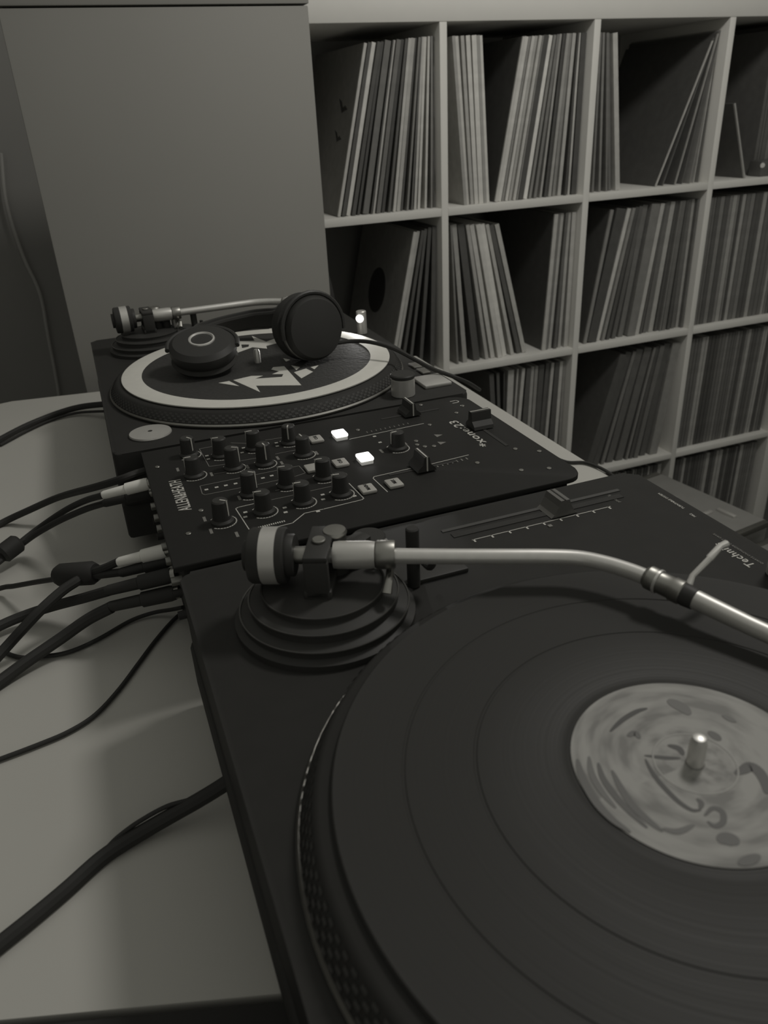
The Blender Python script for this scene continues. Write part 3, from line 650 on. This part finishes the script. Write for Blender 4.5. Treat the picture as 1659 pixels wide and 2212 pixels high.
for i, (px, py, a, h) in enumerate(KN): knob(px, py, a, h*1.1)
def button(px, py, lit=False, word=None, w=.0125, d=.0150):
    p = PZ(px, py, .003); h = .0032
    o = obj('button', box(B(), p.x-w/2, p.x+w/2, p.y-d/2, p.y+d/2, 0 if not lit else .0030, h+(.0032 if lit else 0), .0014), LIT if lit else GRY, mx)
    if lit:
        obj('button_skirt', box(B(), p.x-w*.44, p.x+w*.44, p.y-d*.46, p.y+d*.46, 0, .0034, .0006), LITS, o)
    if word:
        obj('lettering', text_bm(word, .0042, (p.x, p.y, h+.0002), math.pi/2, align='CENTER'), INK, o, sm=False)
    return o
button(682, 946, word='CUE'); button(734, 940, True); button(675, 1008); button(735, 997, word='CUE'); button(788, 991, True); button(793, 1053, word='MAIN'); button(851, 1041, word='MIX')
# faders
def fader(px, py, L0, L1, tall=.014):
    p = PZ(px, py, .0)
    s0 = PZ(*L0, 0); s1 = PZ(*L1, 0)
    obj('fader_slot', box(B(), p.x-.030, p.x+.032, p.y-.0015, p.y+.0015, -.0004, .0004), RUB, mx)
    f = obj('fader_cap', None or fadercap(p, tall), BLK2, mx, sm=False)
    bm = B(); box(bm, p.x-.0006, p.x+.0006, p.y-.0108, p.y+.0102, tall-.0006, tall+.0006)
    box(bm, p.x-.0006, p.x+.0006, p.y-.0112, p.y-.0100, .002, tall+.0006); obj('fader_line', bm, PRT, f, sm=False)
def fadercap(p, h):
    bm = B(); prof = [(-.0085, .0015), (-.0075, .004), (-.0035, .0075), (-.0022, h), (.0022, h), (.0035, .0075), (.0075, .004), (.0085, .0015)]
    fa = [bm.verts.new((p.x+a, p.y-.0105, b)) for a, b in prof]; fb = [bm.verts.new((p.x+a, p.y+.0105, b)) for a, b in prof]
    bm.faces.new(fa); bm.faces.new(fb)
    for k in range(8): bm.faces.new((fa[k], fa[(k+1) % 8], fb[(k+1) % 8], fb[k]))
    return bm
fader(884, 895, (755, 949), (915, 915)); fader(912, 1012, (940, 1000), (1012, 983))
p = PZ(1036, 922, 0)
obj('crossfader_slot', box(B(), p.x-.0015, p.x+.0015, p.y-.052, p.y+.012, -.0004, .0004), RUB, mx)
bm = B(); prof = [(-.0095, .001), (-.0085, .004), (-.004, .008), (-.003, .0165), (.003, .0165), (.004, .008), (.0085, .004), (.0095, .001)]
fa = [bm.verts.new((p.x-.010, p.y+a, b)) for a, b in prof]; fb = [bm.verts.new((p.x+.010, p.y+a, b)) for a, b in prof]; bm.faces.new(fa); bm.faces.new(fb)
for k in range(8): bm.faces.new((fa[k], fa[(k+1) % 8], fb[(k+1) % 8], fb[k]))
xf = obj('crossfader_cap', bm, BLK2, mx, sm=False)
obj('cap_line', box(B(), p.x-.010, p.x+.010, p.y-.0005, p.y+.0005, .0162, .0169), PRT, xf)
# printed lines
def lines(polys, w, m, name='panel_line'):
    for pl in polys:
        bm = B(); ribbon(bm, [PZ(a, b, 0) for a, b in pl], w, 0); obj(name, bm, m, mx, sm=False)
lines([[(548, 1088.5), (515, 1096), (509, 1099), (538, 1143.6)], [(578.6, 1143.4), (632, 1130), (658, 1109), (699, 1100), (781, 1080), (786, 1077), (754, 1044.5)],
       [(837, 1062.6), (806, 1033.7), (808, 1030), (887.5, 1012)], [(755, 949), (915, 915)], [(930, 1003), (1012, 983)]], .0007, PRT)
lines([[(670, 1061), (715, 1051)], [(586, 1080), (633, 1070)], [(432, 1050), (602, 1015.6), (646, 1006.6), (660, 1022), (638.6, 1029), (561, 1046), (443, 1069), (437, 1067), (432, 1050)],
       [(467, 963), (430.6, 970), (452, 1008), (488.5, 1003)], [(521, 995.7), (566, 987.6)], [(595, 981), (640, 972)], [(499, 957), (541, 958.6)], [(573.5, 951), (613, 945)],
       [(595, 1060), (634, 1050)], [(463, 1024), (500, 1018)]], .0006, PRD)
# small marks, screws, number ticks
def dab(px, py, w, d, m, name='panel_mark', rot=0.):
    p = PZ(px, py, 0); bm = box(B(), -w/2, w/2, -d/2, d/2, 0, .0003); bm.transform(Matrix.Translation((p.x, p.y, 0)) @ Matrix.Rotation(rot, 4, 'Z')); obj(name, bm, m, mx, sm=False)
for (a, b) in ((457, 1025), (535, 1009), (600, 990), (609, 1001), (517, 1076), (384, 1015), (442, 1122), (456, 1148), (512, 1155), (824, 975), (875, 958), (904, 972), (684, 979)): dab(a, b, .0022, .0080, PRD)
for (a, b) in ((447, 985), (526, 968), (597, 957), (450, 992), (523, 978), (599, 964), (446, 1058), (468, 1053), (488, 1049), (509, 1045), (568, 1033), (587, 1028), (530, 1107), (530, 1117), (615, 1097), (617, 1107), (697, 1069), (698, 1079), (766, 1072), (687, 1105), (809, 943), (821, 956)): dab(a, b, .0030, .0024, PRT)
for k in range(10): dab(793+k*9.8, 934-k*2.1, .0008, .0030, PRD, 'scale_tick')
for k in range(8): dab(934+k*10.6, 1010-k*2.7, .0012, .0040, PRD, 'scale_tick')
for (a, b) in ((909, 875), (928, 918), (898.7, 953), (901, 961), (917.6, 965), (937.5, 964), (999, 877), (986, 892), (773, 929), (1113, 970), (1165, 975), (1126, 1016), (1031, 1000), (1186, 1012), (407, 1153), (434, 1103), (340, 1009)):
    p = PZ(a, b, 0); obj('screw', cyl(B(), (p.x, p.y, -.0002), .0021, .0009, bev=.0003, seg=14), CHR2, mx)
for (a, b) in ((947.5, 941), (955, 957)):
    p = PZ(a, b, 0); obj('panel_arrow', prism(B(), [(p.x-.003, p.y-.003), (p.x+.004, p.y), (p.x-.003, p.y+.004)], 0, .0003), PRD, mx, sm=False)
p = PZ(983, 868, 0); bm = B(); ribbon(bm, [(p.x-.004, p.y+.003), (p.x+.002, p.y+.003), (p.x+.004, p.y), (p.x+.002, p.y-.003), (p.x-.004, p.y-.003)], .0010, 0); obj('curve_mark', bm, PRT, mx, sm=False)
# lettering
pa = PZ(402, 1103, 0); pb = PZ(368, 1040, 0)
bm = text_bm('ALLEN&HEATH', .0112, (0, 0, 0)); xs = [v.co.x for v in bm.verts]; wdt = max(xs)-min(xs)
bm.transform(Matrix.Translation((pa.x, pa.y, .0002)) @ Matrix.Rotation(math.pi/2, 4, 'Z') @ Matrix.Diagonal(((pb.y-pa.y)/wdt, 1.25, 1, 1))); obj('brand_lettering', bm, PRT, mx, sm=False)
pa = PZ(1052, 964, 0); pb = PZ(958, 914, 0)
bm = text_bm('*xone:23', .0125, (0, 0, 0)); xs = [v.co.x for v in bm.verts]; wdt = max(xs)-min(xs)
bm.transform(Matrix.Translation((pa.x, pa.y, .0002)) @ Matrix.Rotation(math.pi/2, 4, 'Z') @ Matrix.Diagonal(((pb.y-pa.y)/wdt, 1.0, 1, 1))); obj('model_lettering', bm, PRT, mx, sm=False)
for k in range(13):
    dab(559+k*4.6, 1140-k*1.15, .0009, .0022, PRT, 'small_lettering')
# rear sockets
for i, y in enumerate((.496, .528, .552, .585, .606, .630, .662)):
    for z in (-.030, -.060):
        obj('socket', lathe(B(), [(0, 0), (.0034, 0), (.0034, .0085), (.0022, .0087), (0, .0087)], (MX0+.0065, y, z), (-1, 0, 0), 18), CHR2 if z > -.05 else BLK2, mx)

# ------------------------------------------------------------------ cables
CBL = mat('cable_black', tint(.036), .6, 0, .3, .05, 60)
WPL = mat('white_plug', (.80, .79, .74), .45)
def path(pts): return [PZ(a, b, z) for a, b, z in pts]
def plug(parent, p0, p1, m, name='plug', k=1.):
    if p1.x > -.0115: p1 = p0+(p1-p0)*((-.0115-p0.x)/(p1.x-p0.x))
    d = (p1-p0).normalized(); L = (p1-p0).length
    o = obj(name, lathe(B(), [(0, 0), (.0030*k, 0), (.0038*k, L*.05), (.0042*k, L*.48), (.0042*k, L*.5), (.0054*k, L*.52), (.0056*k, L*.93), (.0050*k, L), (0, L)], p0, d, 24), m, parent)
    obj('plug_tip', cyl(B(), p1-d*.0005, .0046*k, .004, d, 18), CHR2, o); return o
TZ = T+.0035
def cable(label, strands, r, plugs=(), blocks=(), name='audio_cable'):
    p0 = PZ(*strands[0][-1]); t = thing(name, label, 'cable', (p0.x, p0.y, T))
    for i, s in enumerate(strands): obj('cord', tube(B(), path(s), r[i] if isinstance(r, (list, tuple)) else r, 10, 6), CBL, t)
    for (a, b, m, k) in plugs: plug(t, PZ(*a), PZ(*b), m, 'plug', k)
    for (a, b, w) in blocks:
        A, D = PZ(*a), PZ(*b); d = (D-A).normalized(); L = (D-A).length
        obj('splitter', lathe(B(), [(0, 0), (w*.75, 0), (w, L*.12), (w, L*.88), (w*.75, L), (0, L)], A, d, 16), CBL, t)
    return t
cable('black twin cable with a white plug, plugged in beside the silver adapter', [
    [(222, 1070, -.021), (185, 1081, -.036), (140, 1103, -.056), (85, 1140, -.078), (40, 1175, -.088), (15, 1193, -.092), (-60, 1250, -.098)],
    [(226, 1087, -.034), (185, 1100, -.045), (130, 1124, -.062), (80, 1152, -.080), (45, 1177, -.090), (20, 1196, -.094), (-58, 1258, -.097)]], .0030,
    [((221, 1070, -.021), (326, 1043, -.013), WPL, 1), ((222, 1088, -.034), (330, 1062, -.027), CBL, 1)], [((42, 1170, -.087), (2, 1200, -.092), .0095)])
cable('thick black cable running behind the white plug to the mixer', [[(322, 1015, -.011), (295, 1023, -.012), (262, 1035, -.015), (210, 1051, -.036), (130, 1073, -.072), (65, 1101, -.090), (0, 1132, TZ), (-80, 1180, TZ)]], .0037)
cable('black twin cable with a white plug and square splitter beside the thick black plug', [
    [(257, 1213, -.044), (230, 1225, -.05), (204, 1234, -.056), (190, 1238, -.06)], [(262, 1236, -.052), (230, 1240, -.056), (204, 1243, -.06), (190, 1243, -.062)],
    [(132, 1249, -.066), (80, 1257, -.080), (30, 1266, -.094), (0, 1271, -.100), (-80, 1300, TZ)],
    [(180, 1243, -.061), (168, 1254, -.061), (135, 1276, -.064), (88, 1318, -.071), (50, 1358, -.081), (10, 1402, -.093), (-60, 1480, -.1035)]], [.0034, .0034, .0024, .0042],
    [((254, 1215, -.044), (384, 1183, -.034), WPL, 1.05), ((258, 1238, -.052), (388, 1205, -.044), CBL, 1.05)], [((208, 1237, -.058), (124, 1243, -.066), .0100)])
cable('black cable ending in a thick black plug below the white plug', [[(235, 1276, -.060), (180, 1292, -.074), (120, 1308, -.088), (60, 1327, -.0965), (0, 1352, -.0985), (-80, 1395, -.0985)]], .0045, [((228, 1277, -.058), (396, 1236, -.046), CBL, 1.15)])
cable('thick black cable ending in the lowest black plug beside the near turntable', [[(240, 1312, -.070), (190, 1338, -.080), (130, 1380, -.092), (60, 1428, -.0985), (0, 1472, -.1025), (-80, 1530, -.1035)]], .0050, [((232, 1312, -.070), (405, 1274, -.060), CBL, 1.15)])
cable('thin black cord looping from the turntable corner under the thick cables', [[(395, 1312, -.09), (370, 1317, -.1), (330, 1324, -.104), (280, 1342, -.1055), (210, 1382, -.1055), (150, 1408, -.1055), (100, 1417, -.1055), (45, 1420, -.1055), (0, 1404, -.1055), (-60, 1370, -.1055)]], .0018)
cable('thin black wire curving over bare tabletop from the turntable corner to the table edge', [[(400, 1318, -.1055), (372, 1342, -.1055), (335, 1385, -.1055), (300, 1432, -.1055), (255, 1492, -.1055), (205, 1545, -.1055), (150, 1580, -.1055), (90, 1606, -.1055), (0, 1640, -.1055), (-60, 1660, -.1055)]], .0017)
cable('thick black cable leaving the back of the turntable with the spinning record', [
    [(520, 1668, -.080), (488, 1692, -.086), (430, 1728, -.094), (350, 1773, -.100), (270, 1820, -.1035), (215, 1858, TZ), (140, 1925, TZ), (60, 1992, TZ), (0, 2040, TZ), (-80, 2105, TZ)],
    [(470, 1698, -.088), (420, 1724, -.092), (360, 1742, -.094), (300, 1775, -.097), (255, 1808, -.101), (222, 1840, -.105), (150, 1900, -.105)]], [.0046, .0014])
cable('black cable leaving the back of the turntable with the white-ringed slipmat', [
    [(262, 872, -.080), (215, 874, -.088), (170, 880, -.096), (125, 893, -.102), (60, 919, TZ), (0, 950, TZ), (-80, 995, TZ)],
    [(262, 888, -.09), (205, 889, -.098), (160, 893, -.103), (110, 908, -.1055), (60, 930, -.1055), (0, 962, -.1055)]], [.0044, .0020])
tag(obj('cord', tube(B(), path([(1190, 985, -.1055), (1225, 998, -.1055), (1262, 999, -.1055), (1295, 1010, -.1055), (1322, 1026, -.1055), (1350, 1050, -.1055)]), .0019, 8, 5), CBL), 'black cord crossing the white tabletop at the rounded mixer corner', 'cord')

for o in bpy.data.objects:
    if '_o' in o.keys(): del o['_o']
